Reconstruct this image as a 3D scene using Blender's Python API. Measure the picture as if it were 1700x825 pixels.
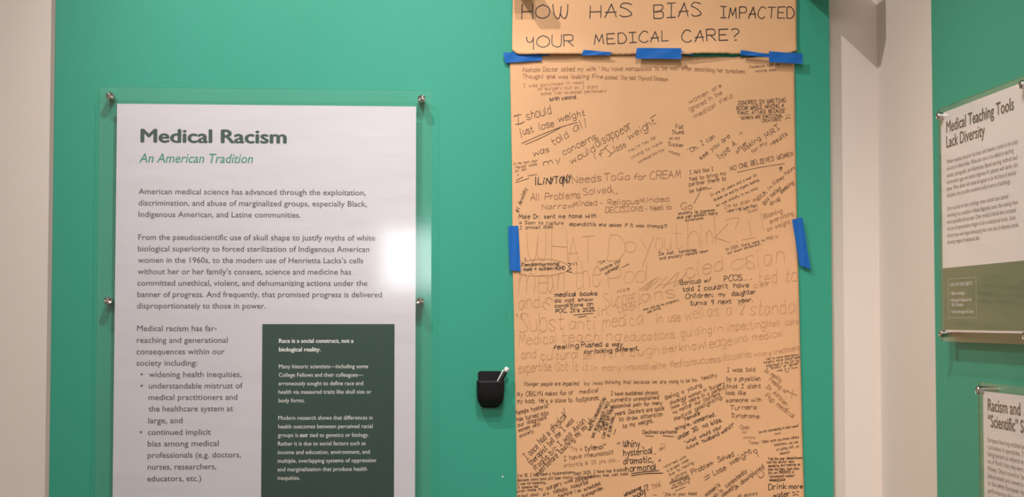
import bpy, bmesh, math, random
from mathutils import Vector, Matrix

for o in list(bpy.data.objects):
    bpy.data.objects.remove(o)
SC = bpy.context.scene
COL = SC.collection
R = math.radians

# ------------------------------------------------------------------ camera
F, CX, CY = 2600.0, 850.0, 412.5
CAM = Vector((0.0, -3.25, 1.5))
PITCH = math.atan(120 / F)
YAW = math.atan(186 / F)
cd = bpy.data.cameras.new('camera')
cd.sensor_width = 36.0
cd.lens = F * 36.0 / 1700.0
cd.clip_start = 0.05
cam = bpy.data.objects.new('camera', cd)
cam.location = CAM
cam.rotation_euler = (math.pi / 2 + PITCH, 0, -YAW)
COL.objects.link(cam)
SC.camera = cam
ROT = cam.rotation_euler.to_matrix()

# ------------------------------------------------------------------ world, exposure
w = bpy.data.worlds.new('world')
SC.world = w
w.use_nodes = True
w.node_tree.nodes['Background'].inputs[0].default_value = (0.9, 0.86, 0.82, 1)
w.node_tree.nodes['Background'].inputs[1].default_value = 0.15
SC.view_settings.view_transform = 'Standard'
SC.view_settings.look = 'None'
SC.view_settings.gamma = 1
SC.view_settings.use_curve_mapping = False
SC.view_settings.exposure = 0.0

# ------------------------------------------------------------------ lamps of the room, and added fill lights
def spot(name, loc, aim, power, size, blend, radius, col):
    d = bpy.data.lights.new(name, 'SPOT')
    d.energy = power
    d.spot_size = R(size)
    d.spot_blend = blend
    d.shadow_soft_size = radius
    d.color = col
    o = bpy.data.objects.new(name, d)
    o.location = loc
    o.rotation_euler = (Vector(aim) - Vector(loc)).to_track_quat('-Z', 'Y').to_euler()
    COL.objects.link(o)
    return o

def area(name, loc, sx, sy, power, col):
    d = bpy.data.lights.new(name, 'AREA')
    d.shape = 'RECTANGLE'
    d.size = sx
    d.size_y = sy
    d.energy = power
    d.color = col
    o = bpy.data.objects.new(name, d)
    o.location = loc
    COL.objects.link(o)
    return o

WARM = (1.0, 0.86, 0.74)
NEUT = (1.0, 0.95, 0.94)
LAMP_A = (0.15, -1.50, 3.55)
LAMP_B = (-0.70, -1.20, 3.60)
LAMP_C = (-0.05, -2.10, 3.60)
AIM_A, AIM_B, AIM_C = (-0.36, 0, 1.72), (0.34, 0, 1.72), (1.02, -0.75, 1.15)
spot('lamp_middle', LAMP_A, AIM_A, 134, 47, 1.0, 0.018, NEUT)
spot('lamp_left', LAMP_B, AIM_B, 128, 60, 0.9, 0.018, NEUT)
spot('lamp_right', LAMP_C, AIM_C, 222, 46, 0.9, 0.03, (1.0, 0.90, 0.82))
FILL_D, AIM_D = (0.35, -1.95, 3.60), (0.37, 0, 1.74)
spot('kraft_fill', FILL_D, AIM_D, 92, 31, 1.0, 0.03, NEUT)  # added spot that brightens the kraft sheet
area('ceiling_fill', (-1.0, -4.6, 3.78), 2.4, 2.4, 112, NEUT)  # added ambient fill under the ceiling, stands for no fitting

# ------------------------------------------------------------------ helpers
def ray(px, py):
    return (ROT @ Vector(((px - CX) / F, (CY - py) / F, -1))).normalized()

def on_y(px, py, Y):
    d = ray(px, py)
    return CAM + d * ((Y - CAM.y) / d.y)

def on_x(px, py, X):
    d = ray(px, py)
    return CAM + d * ((X - CAM.x) / d.x)

def srgb(r, g, b):
    def f(c):
        c /= 255.0
        return c / 12.92 if c <= 0.04045 else ((c + 0.055) / 1.055) ** 2.4
    return (f(r), f(g), f(b), 1)

def link(name, me, mat=None, parent=None):
    o = bpy.data.objects.new(name, me)
    COL.objects.link(o)
    if parent is not None:
        o.parent = parent
        o.matrix_parent_inverse = parent.matrix_basis.inverted()
    if mat is not None:
        if not isinstance(mat, (list, tuple)):
            mat = [mat]
        for m in mat:
            me.materials.append(m)
    return o

def mesh(name, V, Fs, mat=None, parent=None, smooth=False):
    me = bpy.data.meshes.new(name)
    me.from_pydata([tuple(v) for v in V], [], Fs)
    me.update()
    if smooth:
        for p in me.polygons:
            p.use_smooth = True
    return link(name, me, mat, parent)

def from_bm(name, bm, mat=None, parent=None, smooth=False):
    me = bpy.data.meshes.new(name)
    bm.normal_update()
    bm.to_mesh(me)
    bm.free()
    if smooth:
        for p in me.polygons:
            p.use_smooth = True
    return link(name, me, mat, parent)

def box_bm(x0, x1, y0, y1, z0, z1, bev=0.0, seg=2):
    bm = bmesh.new()
    bmesh.ops.create_cube(bm, size=1)
    for v in bm.verts:
        v.co = Vector(((x0 + x1) / 2 + v.co.x * (x1 - x0), (y0 + y1) / 2 + v.co.y * (y1 - y0), (z0 + z1) / 2 + v.co.z * (z1 - z0)))
    if bev:
        bmesh.ops.bevel(bm, geom=bm.edges[:], offset=bev, segments=seg, affect='EDGES', profile=0.5)
    return bm

def box(name, x0, x1, y0, y1, z0, z1, mat, parent=None, bev=0.0):
    return from_bm(name, box_bm(x0, x1, y0, y1, z0, z1, bev), mat, parent)

def thing(name, label, cat, loc, group=None):
    o = bpy.data.objects.new(name, None)
    o.empty_display_size = 0.02
    o.location = loc
    COL.objects.link(o)
    tag(o, label, cat, group)
    return o

def tag(o, label, cat, group=None):
    o['label'] = label
    o['category'] = cat
    if group:
        o['group'] = group
    return o

def structure(o):
    o['kind'] = 'structure'
    return o

# ------------------------------------------------------------------ materials
def mat(name, col, rough=0.6, metal=0.0, spec=0.5, bump=None, var=None):
    m = bpy.data.materials.new(name)
    m.use_nodes = True
    nt = m.node_tree
    b = nt.nodes['Principled BSDF']
    b.inputs['Base Color'].default_value = col
    b.inputs['Roughness'].default_value = rough
    b.inputs['Metallic'].default_value = metal
    b.inputs['Specular IOR Level'].default_value = spec
    tc = nt.nodes.new('ShaderNodeTexCoord')
    if var:
        n = nt.nodes.new('ShaderNodeTexNoise')
        n.inputs['Scale'].default_value = var[0]
        n.inputs['Detail'].default_value = 5
        nt.links.new(tc.outputs['Object'], n.inputs['Vector'])
        mr = nt.nodes.new('ShaderNodeMapRange')
        mr.inputs['From Min'].default_value = 0.3
        mr.inputs['From Max'].default_value = 0.7
        mr.inputs['To Min'].default_value = 1 - var[1]
        mr.inputs['To Max'].default_value = 1 + var[1]
        nt.links.new(n.outputs['Fac'], mr.inputs['Value'])
        mx = nt.nodes.new('ShaderNodeVectorMath')
        mx.operation = 'SCALE'
        mx.inputs[0].default_value = col[:3]
        nt.links.new(mr.outputs['Result'], mx.inputs['Scale'])
        nt.links.new(mx.outputs['Vector'], b.inputs['Base Color'])
    if bump:
        prev = None
        for sc, st, dist, stretch in bump:
            mp = nt.nodes.new('ShaderNodeMapping')
            mp.inputs['Scale'].default_value = stretch
            nt.links.new(tc.outputs['Object'], mp.inputs['Vector'])
            n = nt.nodes.new('ShaderNodeTexNoise')
            n.inputs['Scale'].default_value = sc
            n.inputs['Detail'].default_value = 3
            nt.links.new(mp.outputs['Vector'], n.inputs['Vector'])
            bp = nt.nodes.new('ShaderNodeBump')
            bp.inputs['Strength'].default_value = st
            bp.inputs['Distance'].default_value = dist
            nt.links.new(n.outputs['Fac'], bp.inputs['Height'])
            if prev:
                nt.links.new(prev.outputs['Normal'], bp.inputs['Normal'])
            prev = bp
        nt.links.new(prev.outputs['Normal'], b.inputs['Normal'])
    return m

def glass_mat(name, tint, rough):
    m = bpy.data.materials.new(name)
    m.use_nodes = True
    nt = m.node_tree
    nt.nodes.clear()
    out = nt.nodes.new('ShaderNodeOutputMaterial')
    tr = nt.nodes.new('ShaderNodeBsdfTransparent')
    tr.inputs[0].default_value = tint
    gl = nt.nodes.new('ShaderNodeBsdfGlossy')
    gl.inputs['Roughness'].default_value = rough
    ge = nt.nodes.new('ShaderNodeNewGeometry')
    dt = nt.nodes.new('ShaderNodeVectorMath'); dt.operation = 'DOT_PRODUCT'
    nt.links.new(ge.outputs['Incoming'], dt.inputs[0])
    nt.links.new(ge.outputs['Normal'], dt.inputs[1])
    ab = nt.nodes.new('ShaderNodeMath'); ab.operation = 'ABSOLUTE'
    nt.links.new(dt.outputs['Value'], ab.inputs[0])
    om = nt.nodes.new('ShaderNodeMath'); om.operation = 'SUBTRACT'; om.inputs[0].default_value = 1.0
    nt.links.new(ab.outputs[0], om.inputs[1])
    pw = nt.nodes.new('ShaderNodeMath'); pw.operation = 'POWER'; pw.inputs[1].default_value = 5
    nt.links.new(om.outputs[0], pw.inputs[0])
    ma = nt.nodes.new('ShaderNodeMath'); ma.operation = 'MULTIPLY_ADD'; ma.inputs[1].default_value = 0.96; ma.inputs[2].default_value = 0.04
    nt.links.new(pw.outputs[0], ma.inputs[0])
    mx = nt.nodes.new('ShaderNodeMixShader')
    nt.links.new(ma.outputs[0], mx.inputs[0])
    nt.links.new(tr.outputs[0], mx.inputs[1])
    nt.links.new(gl.outputs[0], mx.inputs[2])
    nt.links.new(mx.outputs[0], out.inputs[0])
    return m

def emit(name, col, s):
    m = bpy.data.materials.new(name)
    m.use_nodes = True
    b = m.node_tree.nodes['Principled BSDF']
    b.inputs['Base Color'].default_value = col
    b.inputs['Emission Color'].default_value = col
    b.inputs['Emission Strength'].default_value = s
    return m

ROLLER = (260, 0.25, 0.0006, (1, 1, 1))
M_GREEN = mat('green_paint', srgb(54, 157, 131), 0.42, 0, 0.4, [ROLLER], (1.3, 0.03))
M_BEIGE = mat('off_white_paint', srgb(226, 214, 204), 0.6, 0, 0.35, [ROLLER], (1.2, 0.02))
M_CEIL = mat('ceiling_paint', srgb(200, 192, 184), 0.8)
M_FLOOR = mat('floor_boards', srgb(120, 92, 70), 0.45, 0, 0.4, None, (3, 0.1))
M_PAPER = mat('poster_paper', srgb(216, 209, 215), 0.55, 0, 0.3, [(5, 0.35, 0.01, (0.7, 1, 2.4))], (2.0, 0.01))
M_PAPER2 = mat('sign_paper', srgb(248, 242, 242), 0.55, 0, 0.3, [(5, 0.2, 0.008, (1, 1, 2))])
M_KRAFT = mat('kraft_paper', srgb(224, 174, 130), 0.75, 0, 0.25, [(9, 0.35, 0.006, (1, 1, 1)), (420, 0.15, 0.0004, (1, 1, 5))], (7, 0.035))
M_DKGREEN = mat('dark_green_print', srgb(30, 68, 60), 0.5, 0, 0.3)
M_MIDGREEN = mat('muted_green_print', srgb(74, 122, 97), 0.5, 0, 0.3)
M_TITLE = mat('title_print', srgb(40, 72, 70), 0.5)
M_SUB = mat('subtitle_print', srgb(52, 146, 124), 0.5)
M_BODY = mat('body_print', srgb(96, 88, 94), 0.5)
M_WHITEINK = mat('white_print', srgb(236, 232, 230), 0.5)
M_TAPE = mat('blue_tape', srgb(14, 98, 182), 0.55, 0, 0.35, [(90, 0.4, 0.0008, (1, 1, 6))], (40, 0.06))
M_INK = mat('black_marker', srgb(56, 42, 36), 0.5)
M_INK2 = mat('brown_black_pen', srgb(104, 72, 52), 0.5)
M_INK3 = mat('thin_faded_pen', srgb(156, 112, 80), 0.6)
M_INK4 = mat('faint_dry_marker', srgb(196, 148, 106), 0.6)
M_HEAD = mat('header_marker', srgb(40, 30, 28), 0.5)
M_INKS = [M_INK, M_INK2, M_INK3, M_INK4]
M_GLASS = glass_mat('acrylic', (0.995, 1, 0.997, 1), 0.075)
M_EDGE = glass_mat('acrylic_edge', (0.55, 0.70, 0.63, 1), 0.2)
M_METAL = mat('brushed_steel', srgb(205, 196, 190), 0.22, 1.0)
M_METAL2 = mat('steel_barrel', srgb(150, 140, 134), 0.35, 1.0)
M_BLACK = mat('black_plastic', srgb(22, 21, 23), 0.6, 0, 0.3, [(300, 0.2, 0.0004, (1, 1, 1))])
M_WHITEPL = mat('white_plastic', srgb(230, 228, 222), 0.4)
M_SCUFF = mat('scuff', srgb(40, 110, 88), 0.6)
M_DAY = emit('daylight_pane', (0.90, 0.97, 1.0, 1), 7.6)

# ------------------------------------------------------------------ the room
XR = 816 * 0.00125           # right corner
TH = 0.025                   # green board thickness
g0 = on_y(90, 400, 0).x - 0.0
pL = on_y(86.5, 412, 0).x
pR = on_y(1380.5, 412, 0).x
ZC = 3.9
wb = structure(box('wall_back', -4.0, XR + 0.15, TH, TH + 0.15, 0, ZC, M_BEIGE))
gp = box('painted_panel', pL, pR, 0, TH, 0.0, ZC - 0.02, M_GREEN, wb, 0.0015)
wr = structure(box('wall_right', XR, XR + 0.15, -8.0, TH, 0, ZC, M_BEIGE))
yb = on_x(1550.5, 412, XR - 0.012).y
gp2 = box('painted_panel', XR - 0.012, XR, -3.2, yb, 0, ZC - 0.02, M_GREEN, wr, 0.001)
structure(box('wall_left', -4.15, -4.0, -8.0, TH + 0.15, 0, ZC, M_BEIGE))
# rear wall with a window that shines back in the acrylic
wx, wz, ww, wh = 0.13, 1.90, 0.54, 0.44
RY = -7.0
bmr = bmesh.new()
def addbox(bm, x0, x1, y0, y1, z0, z1):
    b2 = box_bm(x0, x1, y0, y1, z0, z1)
    me = bpy.data.meshes.new('tmp'); b2.to_mesh(me); b2.free(); bm.from_mesh(me); bpy.data.meshes.remove(me)
a0, a1, c0, c1 = wx - ww / 2, wx + ww / 2, wz - wh / 2, wz + wh / 2
addbox(bmr, -4.0, a0, RY - 0.15, RY, 0, ZC)
addbox(bmr, a1, XR, RY - 0.15, RY, 0, ZC)
addbox(bmr, a0, a1, RY - 0.15, RY, 0, c0)
addbox(bmr, a0, a1, RY - 0.15, RY, c1, ZC)
structure(from_bm('wall_front', bmr, M_BEIGE))
win = structure(box('window_1', a0, a1, RY - 0.09, RY - 0.08, c0, c1, M_DAY))
for q in ((a0, a0 + 0.02, c0, c1), (a1 - 0.02, a1, c0, c1), (a0 + 0.02, a1 - 0.02, c0, c0 + 0.02), (a0 + 0.02, a1 - 0.02, c1 - 0.02, c1)):
    box('window_frame', q[0], q[1], RY - 0.08, RY - 0.02, q[2], q[3], M_WHITEPL, win)
structure(box('floor', -4.15, XR + 0.15, -8.0, TH + 0.15, -0.1, 0, M_FLOOR))
structure(box('ceiling', -4.15, XR + 0.15, -8.0, TH + 0.15, ZC, ZC + 0.1, M_CEIL))

M_OCCLUDER = mat('occluder_paint', srgb(205, 200, 194), 0.5)
def occluder(x0, y0, x1, y1, length, label):  # unseen arms, shaped only to cast shadows on the wall and banner
    a, b = on_y(x0, y0, 0), on_y(x1, y1, 0)
    o = box('occluder_arm', min(a.x, b.x), max(a.x, b.x), -length, 0, min(a.z, b.z), max(a.z, b.z), M_OCCLUDER, None, 0.002)
    tag(o, label, 'occluder', 'unseen shadow-casting arms')
occluder(1332, -9, 1372, -72, 0.118, 'longer unseen white bracket arm above the right end of the kraft banner')
occluder(852, -16, 885, -26, 0.075, 'short unseen white bracket arm above the left end of the kraft banner')

# ------------------------------------------------------------------ printed text
def text_mesh(txt, bold=0.0, shear=0.0):
    cu = bpy.data.curves.new('t', 'FONT')
    cu.body = txt
    cu.size = 1.0
    cu.resolution_u = 3
    cu.shear = shear
    cu.fill_mode = 'FRONT' if hasattr(cu, 'fill_mode') else 'FRONT'
    o = bpy.data.objects.new('t', cu)
    COL.objects.link(o)
    bpy.context.view_layer.update()
    dg = bpy.context.evaluated_depsgraph_get()
    me = bpy.data.meshes.new_from_object(o.evaluated_get(dg))
    V = [v.co.copy() for v in me.vertices]
    Fs = [tuple(p.vertices) for p in me.polygons]
    bpy.data.objects.remove(o)
    bpy.data.curves.remove(cu)
    bpy.data.meshes.remove(me)
    if bold:
        n = len(V)
        base, fb = V, Fs
        V, Fs = [], []
        for k, (dx, dy) in enumerate(((0, 0), (-bold, 0), (bold, 0), (0, bold * .6), (0, -bold * .6))):
            m_ = len(V)
            V += [v + Vector((dx, dy, k * 0.00004)) for v in base]
            Fs += [tuple(i + m_ for i in f) for f in fb]
    return V, Fs

CAPH = 0.729
def printed(name, lines, plane, cap, material, parent, bold=0.0, shear=0.0):
    """lines: (px_left, py_baseline, px_right, text[, bold, shear]); plane(px,py)->(u,z), then point(u,z)->Vector"""
    tomap, topoint = plane
    V, Fs = [], []
    for ln in lines:
        x0, y0, x1, t = ln[:4]
        bo, sh = (ln[4], ln[5]) if len(ln) > 4 else (bold, shear)
        v, f = text_mesh(t, bo, sh)
        if not v:
            continue
        mn = min(p.x for p in v); mx = max(p.x for p in v)
        u0, z0 = tomap(x0, y0)
        u1, _ = tomap(x1, y0)
        sx = (u1 - u0) / (mx - mn)
        sz = cap * 0.00125 / CAPH
        n = len(V)
        V += [topoint(u0 + (p.x - mn) * sx, z0 + p.y * sz, p.z) for p in v]
        Fs += [tuple(i + n for i in q) for q in f]
    return mesh(name, V, Fs, material, parent)

def sheet_with_rounded(name, axis, level, th, u0, u1, z0, z1, r, mats, parent, edge=True):
    """flat sheet with rounded corners; axis 'y' (wall at back) or 'x' (right wall). level = front face, th thickness towards the wall"""
    pts = []
    for cx, cz, a in ((u1 - r, z1 - r, 0), (u0 + r, z1 - r, 90), (u0 + r, z0 + r, 180), (u1 - r, z0 + r, 270)):
        for k in range(5):
            t = R(a + 22.5 * k)
            pts.append((cx + r * math.cos(t), cz + r * math.sin(t)))
    n = len(pts)
    def P(u, z, s):
        d = level + s * th
        return (u, d, z) if axis == 'y' else (d, -u, z)
    V = [P(u, z, 0) for u, z in pts] + [P(u, z, 1) for u, z in pts]
    Fs = [tuple(range(n)), tuple(range(2 * n - 1, n - 1, -1))] + [((i + 1) % n, i, n + i, n + (i + 1) % n) for i in range(n)]
    if axis == 'x':
        pass
    me = bpy.data.meshes.new(name)
    me.from_pydata(V, [], Fs)
    o = link(name, me, mats, parent)
    bm = bmesh.new(); bm.from_mesh(me); bmesh.ops.recalc_face_normals(bm, faces=bm.faces[:]); bm.to_mesh(me); bm.free()
    if edge and len(mats) > 1:
        for i, p in enumerate(me.polygons):
            p.material_index = 0 if len(p.vertices) > 4 else 1
    return o

def standoff(p, axis, depth, parent, rad=0.0082):
    """bolt: barrel from wall, and a brushed head in front of the acrylic. p = centre of head front on the head plane"""
    bm = bmesh.new()
    N = 24
    prof = [(0.92, depth), (0.92, 0.007), (1.0, 0.007), (1.0, 0.0012), (0.88, 0.0)]
    rings = []
    for fr, d in prof:
        rings.append([bm.verts.new((rad * fr * math.cos(2 * math.pi * k / N), d, rad * fr * math.sin(2 * math.pi * k / N))) for k in range(N)])
    for a, b in zip(rings, rings[1:]):
        for k in range(N):
            bm.faces.new((a[k], a[(k + 1) % N], b[(k + 1) % N], b[k]))
    # radial facets of the turned face
    mid = [bm.verts.new((rad * 0.85 * math.cos(2 * math.pi * k / N), (0.0009 if k % 3 else -0.0008) * (1 if k % 2 else .5), rad * 0.85 * math.sin(2 * math.pi * k / N))) for k in range(N)]
    c = bm.verts.new((0, 0.0002, 0))
    for k in range(N):
        bm.faces.new((rings[-1][k], rings[-1][(k + 1) % N], mid[(k + 1) % N], mid[k]))
        bm.faces.new((mid[k], mid[(k + 1) % N], c))
    bmesh.ops.recalc_face_normals(bm, faces=bm.faces[:])
    if axis == 'x':
        bmesh.ops.rotate(bm, verts=bm.verts[:], cent=(0, 0, 0), matrix=Matrix.Rotation(R(-90), 3, 'Z'))
    bmesh.ops.translate(bm, verts=bm.verts[:], vec=p)
    return from_bm('standoff_bolt', bm, M_METAL, parent)

# ------------------------------------------------------------------ left sign: large poster in acrylic
YG = -0.026     # front of the front sheet
YP = -0.0215    # paper front
S1 = thing('wall_sign', 'tall white poster titled Medical Racism between clear acrylic sheets, on the green wall', 'sign', (on_y(440, 500, 0).x, 0, 1.55), 'acrylic text signs')
gl = on_y(163, 300, YG).x
gr = on_y(716.5, 300, YG).x
gt = on_y(440, 147, YG).z
gb = gt - (842 - 144 + 14) * 0.00125
sheet_with_rounded('acrylic_sheet', 'y', YG, 0.004, gl, gr, gb, gt, 0.004, [M_GLASS, M_EDGE], S1)
pl_ = on_y(193, 300, YP).x
pr_ = on_y(690.5, 300, YP).x
pt_ = on_y(440, 174.5, YP).z
pb_ = gb + 0.022
paper = box('printed_sheet', pl_, pr_, YP, YP + 0.0006, pb_, pt_, M_PAPER, S1)
pm = lambda Y: (lambda px, py: (on_y(px, py, Y).x, on_y(px, py, Y).z), lambda u, z, d=0: (u, Y - d, z))
PT = pm(YP - 0.0002)
printed('title', [(233, 236, 476, 'Medical Racism')], PT, 23, M_TITLE, paper, bold=0.034)
printed('subtitle', [(231, 269.5, 420, 'An American Tradition')], PT, 16, M_SUB, paper, shear=0.22, bold=0.008)
printed('paragraph', [(230, 322, 607, 'American medical science has advanced through the exploitation,'),
    (230, 341, 609, 'discrimination, and abuse of marginalized groups, especially Black,'),
    (230, 360, 499, 'Indigenous American, and Latine communities.')], PT, 9.6, M_BODY, paper, bold=0.009)
printed('paragraph', [(229.5, 398, 623, 'From the pseudoscientific use of skull shape to justify myths of white'),
    (229, 417, 613, 'biological superiority to forced sterilization of Indigenous American'),
    (229, 436, 603, 'women in the 1960s, to the modern use of Henrietta Lacks’s cells'),
    (228.5, 455, 583, 'without her or her family’s consent, science and medicine has'),
    (228, 474, 610, 'committed unethical, violent, and dehumanizing actions under the'),
    (228, 493, 634, 'banner of progress. And frequently, that promised progress is delivered'),
    (227.5, 512, 441, 'disproportionately to those in power.')], PT, 9.6, M_BODY, paper, bold=0.009)
printed('paragraph', [(227.5, 549.5, 360, 'Medical racism has far-'), (227, 569, 378, 'reaching and generational'),
    (226.5, 588, 373, 'consequences within our'), (226.5, 607, 327, 'society including:')], PT, 9.6, M_BODY, paper, bold=0.009)
printed('bullet_list', [(247, 626, 401, 'widening health inequities,'), (247, 645, 403, 'understandable mistrust of'),
    (246.5, 664, 394, 'medical practitioners and'), (246.5, 683, 387, 'the healthcare system at'), (246, 702.5, 303, 'large, and'),
    (245.5, 722, 350, 'continued implicit'), (245, 741, 363, 'bias among medical'), (245, 760, 400, 'professionals (e.g. doctors,'),
    (245, 779.5, 359, 'nurses, researchers,'), (244.5, 799, 334, 'educators, etc.)'),
    (233, 626, 237.3, '•'), (233, 645, 237.3, '•'), (231.5, 722, 236, '•')], PT, 9.6, M_BODY, paper, bold=0.009)
bx0, bz1 = on_y(435.5, 538, YP).x, on_y(435.5, 538, YP).z
bx1 = on_y(654.5, 700, YP).x
side = box('sidebar', bx0, bx1, YP - 0.0003, YP, pb_ + 0.03, bz1, M_DKGREEN, paper)
PS = pm(YP - 0.0006)
printed('sidebar_heading', [(463, 569, 587, 'Race is a social construct, not a', 0.03, 0), (463, 583.3, 532.5, 'biological reality.', 0.03, 0)], PS, 7.0, M_WHITEINK, paper)
printed('sidebar_text', [(463, 611.5, 611, 'Many historic scientists—including some'), (463, 625.6, 603, 'College Fellows and their colleagues—'),
    (462.5, 639.7, 603, 'erroneously sought to define race and'), (462.5, 653.8, 616.5, 'health via measured traits like skull size or'),
    (462.5, 668, 506, 'body forms.')], PS, 7.0, M_WHITEINK, paper)
printed('sidebar_text', [(462, 697, 618.5, 'Modern research shows that differences in'), (462, 711.3, 618.5, 'health outcomes between perceived racial'),
    (461.5, 725.5, 495, 'groups is'), (497.5, 725.5, 511, 'not', 0.03, 0.25), (514, 725.5, 612, 'tied to genetics or biology.'),
    (461.5, 739.7, 607, 'Rather it is due to social factors such as'), (461.5, 754, 614, 'income and education, environment, and'),
    (461, 768.2, 624, 'multiple, overlapping systems of oppression'), (461, 782.4, 609, 'and marginalization that produce health'),
    (461, 796.6, 498, 'inequities.')], PS, 7.0, M_WHITEINK, paper, bold=0.0)
for (px, py) in ((182, 159), (700, 163.5), (179, 499.5), (697.5, 500.5), (174.5, 842), (696, 843)):
    p = on_y(px, py, YG - 0.006)
    standoff(p, 'y', -YG + 0.006, S1)

# ------------------------------------------------------------------ right wall signs
XB = XR - 0.012
XG = XB - 0.030
XP = XG + 0.0045
pmx = lambda X: (lambda px, py: (-on_x(px, py, X).y, on_x(px, py, X).z), lambda u, z, d=0: (X - d, -u, z))
def right_sign(label, gl_px, gt_px, gb_px, pl_px, pt_px, pb_px, width, group):
    a = on_x(*gl_px, XG)
    u0 = -a.y
    u1 = u0 + width
    z1 = on_x(*gt_px, XG).z
    z0 = on_x(*gb_px, XG).z if gb_px else z1 - 0.62
    s = thing('wall_sign', label, 'sign', (XB, -(u0 + u1) / 2, (z0 + z1) / 2), group)
    sheet_with_rounded('acrylic_sheet', 'x', XG, 0.004, u0, u1, z0, z1, 0.004, [M_GLASS, M_EDGE], s)
    pu0 = -on_x(*pl_px, XP).y
    pz1 = on_x(*pt_px, XP).z
    pz0 = on_x(*pb_px, XP).z if pb_px else z0 + 0.02
    pu1 = u1 - (pu0 - u0)
    pp = sheet_with_rounded('printed_sheet', 'x', XP, 0.0006, pu0, pu1, pz0, pz1, 0.006, [M_PAPER2], s, edge=False)
    return s, pp, (u0, u1, z0, z1), (pu0, pu1, pz0, pz1)

S2, P2, G2, Q2 = right_sign('white and green sign titled Medical Teaching Tools Lack Diversity, upper one on the right wall',
    (1559.5, 400), (1561, 180), (1561, 566.5), (1564.5, 400), (1575, 183.5), (1575, 551), 0.64, 'acrylic text signs')
PX = pmx(XP - 0.0002)
printed('title', [(1571, 220.5, 1684, 'Medical Teaching Tools'), (1571, 245.5, 1635.5, 'Lack Diversity')], PX, 17.5, M_TITLE, P2, bold=0.025)
rows = [(272, 1690, 'Modern medical education has been, and remains, rooted in the study'), (283.5, 1683, 'and care of white bodies. White skin tone is the default in teaching'),
    (295, 1689, 'models, photographs, and illustrations. Biased teaching methods lead'), (306, 1690, 'to innovation gaps and missed diagnoses for patients with darker skin'),
    (317, 1687, 'tones. When darker skin tones do appear to be the focus of medical'), (328, 1678, 'education, they are often considered only in terms of pathology.')]
printed('paragraph', [(1572, y, x1, t) for y, x1, t in rows], PX, 6.6, M_BODY, P2)
rows = [(349.5, 1674, 'Since race has no basis in biology, some schools have started'), (361, 1690, 'removing it as a variable in clinical diagnostic tools, thus making them'),
    (372, 1687, 'more equitable and accurate. Other medical schools have increased'), (383, 1686, 'the use of representative images of skin in educational books. Some'),
    (394.5, 1691, 'doctors have even begun developing their own sets of reference books'), (405.5, 1627, 'showing ranges of melanated skin.')]
printed('paragraph', [(1572.5, y, x1, t) for y, x1, t in rows], PX, 6.6, M_BODY, P2)
gz1 = on_x(1575, 444.5, XP).z
band = box('green_band', XP - 0.0003, XP, -Q2[1] + 0.0, -Q2[0] - 0.001, Q2[2] + 0.004, gz1, M_MIDGREEN, P2)
PB = pmx(XP - 0.0006)
def frame_x(u0, u1, z0, z1, t, X):
    V, Fs = [], []
    for a, b, c, d in ((u0, u1, z1 - t, z1), (u0, u1, z0, z0 + t), (u0, u0 + t * 1.8, z0, z1), (u1 - t * 1.8, u1, z0, z1)):
        n = len(V)
        V += [(X, -a, c), (X, -b, c), (X, -b, d), (X, -a, d)]
        Fs.append((n, n + 1, n + 2, n + 3))
    return V, Fs
fa, fb = PB[0](1573.5, 463), PB[0](1620.5, 463)
fz0 = PB[0](1573.5, 528)[1]
V, Fs = frame_x(fa[0], fb[0], fz0, fa[1], 0.0011, XP - 0.0005)
mesh('box_outline', V, Fs, M_WHITEINK, P2)
printed('list_text', [(1577, 475.5, 1614, 'LOOK FOR THESE OBJECTS', .01, 0), (1577, 489.5, 1578.4, '•'), (1580, 489.5, 1602, 'Baby moulages'),
    (1577, 501, 1578.4, '•'), (1580, 501, 1614, 'Historical Textbooks for'), (1580, 508.5, 1599, 'Skin Diseases'),
    (1577, 520, 1578.4, '•'), (1580, 520, 1616, 'Textbook with images of Skin Tones')], PB, 5.2, M_WHITEINK, P2, bold=0.004)
for u, z in ((G2[0] + 0.014, G2[3] - 0.014), (G2[1] - 0.40 + 0.155, G2[3] - 0.014), (G2[1] - 0.014, G2[3] - 0.014),
             (G2[0] + 0.014, G2[2] + 0.014), (G2[1] - 0.40 + 0.155, G2[2] + 0.014), (G2[1] - 0.014, G2[2] + 0.014)):
    standoff(Vector((XG - 0.006, -u, z)), 'x', XB - XG + 0.006, S2, 0.007)

S3, P3, G3, Q3 = right_sign('white sign titled Racism and Scientific, lower one on the right wall at the picture edge',
    (1624, 700), (1626, 634.5), None, (1632.5, 700), (1640, 650), None, 0.64, 'acrylic text signs')
printed('title', [(1640, 681.5, 1694, 'Racism and'), (1640, 708, 1742, '“Scientific” Spectacle')], PX, 17, M_TITLE, P3, bold=0.025)
rows = [(733.5, 'Europeans have long exhibited people from other cultures as'), (745.3, 'curiosities in spectacles. These displays presented'),
    (757, 'living humans as subjects at fairs and museums. In the'), (769, 'era of World’s Fairs, they were used to draw crowds to the'),
    (781, 'Midway. Others toured as “exotic” performers and were'), (793, 'dehumanized and viewed in zoos, shown as specimens'), (805, 'to the white European norm. These shows with'),
    (817, 'performances allowed for scientists to study them'), (829, 'and to measure bodies and compare skulls')]
printed('paragraph', [(1640, y, 1755 + (i * 37) % 11, t) for i, (y, t) in enumerate(rows)], PX, 6.8, M_BODY, P3)
for u, z in ((G3[0] + 0.011, G3[3] - 0.013), (G3[1] - 0.014, G3[3] - 0.013), (G3[0] + 0.011, G3[2] + 0.014), (G3[1] - 0.014, G3[2] + 0.014)):
    standoff(Vector((XG - 0.006, -u, z)), 'x', XB - XG + 0.006, S3, 0.007)

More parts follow.
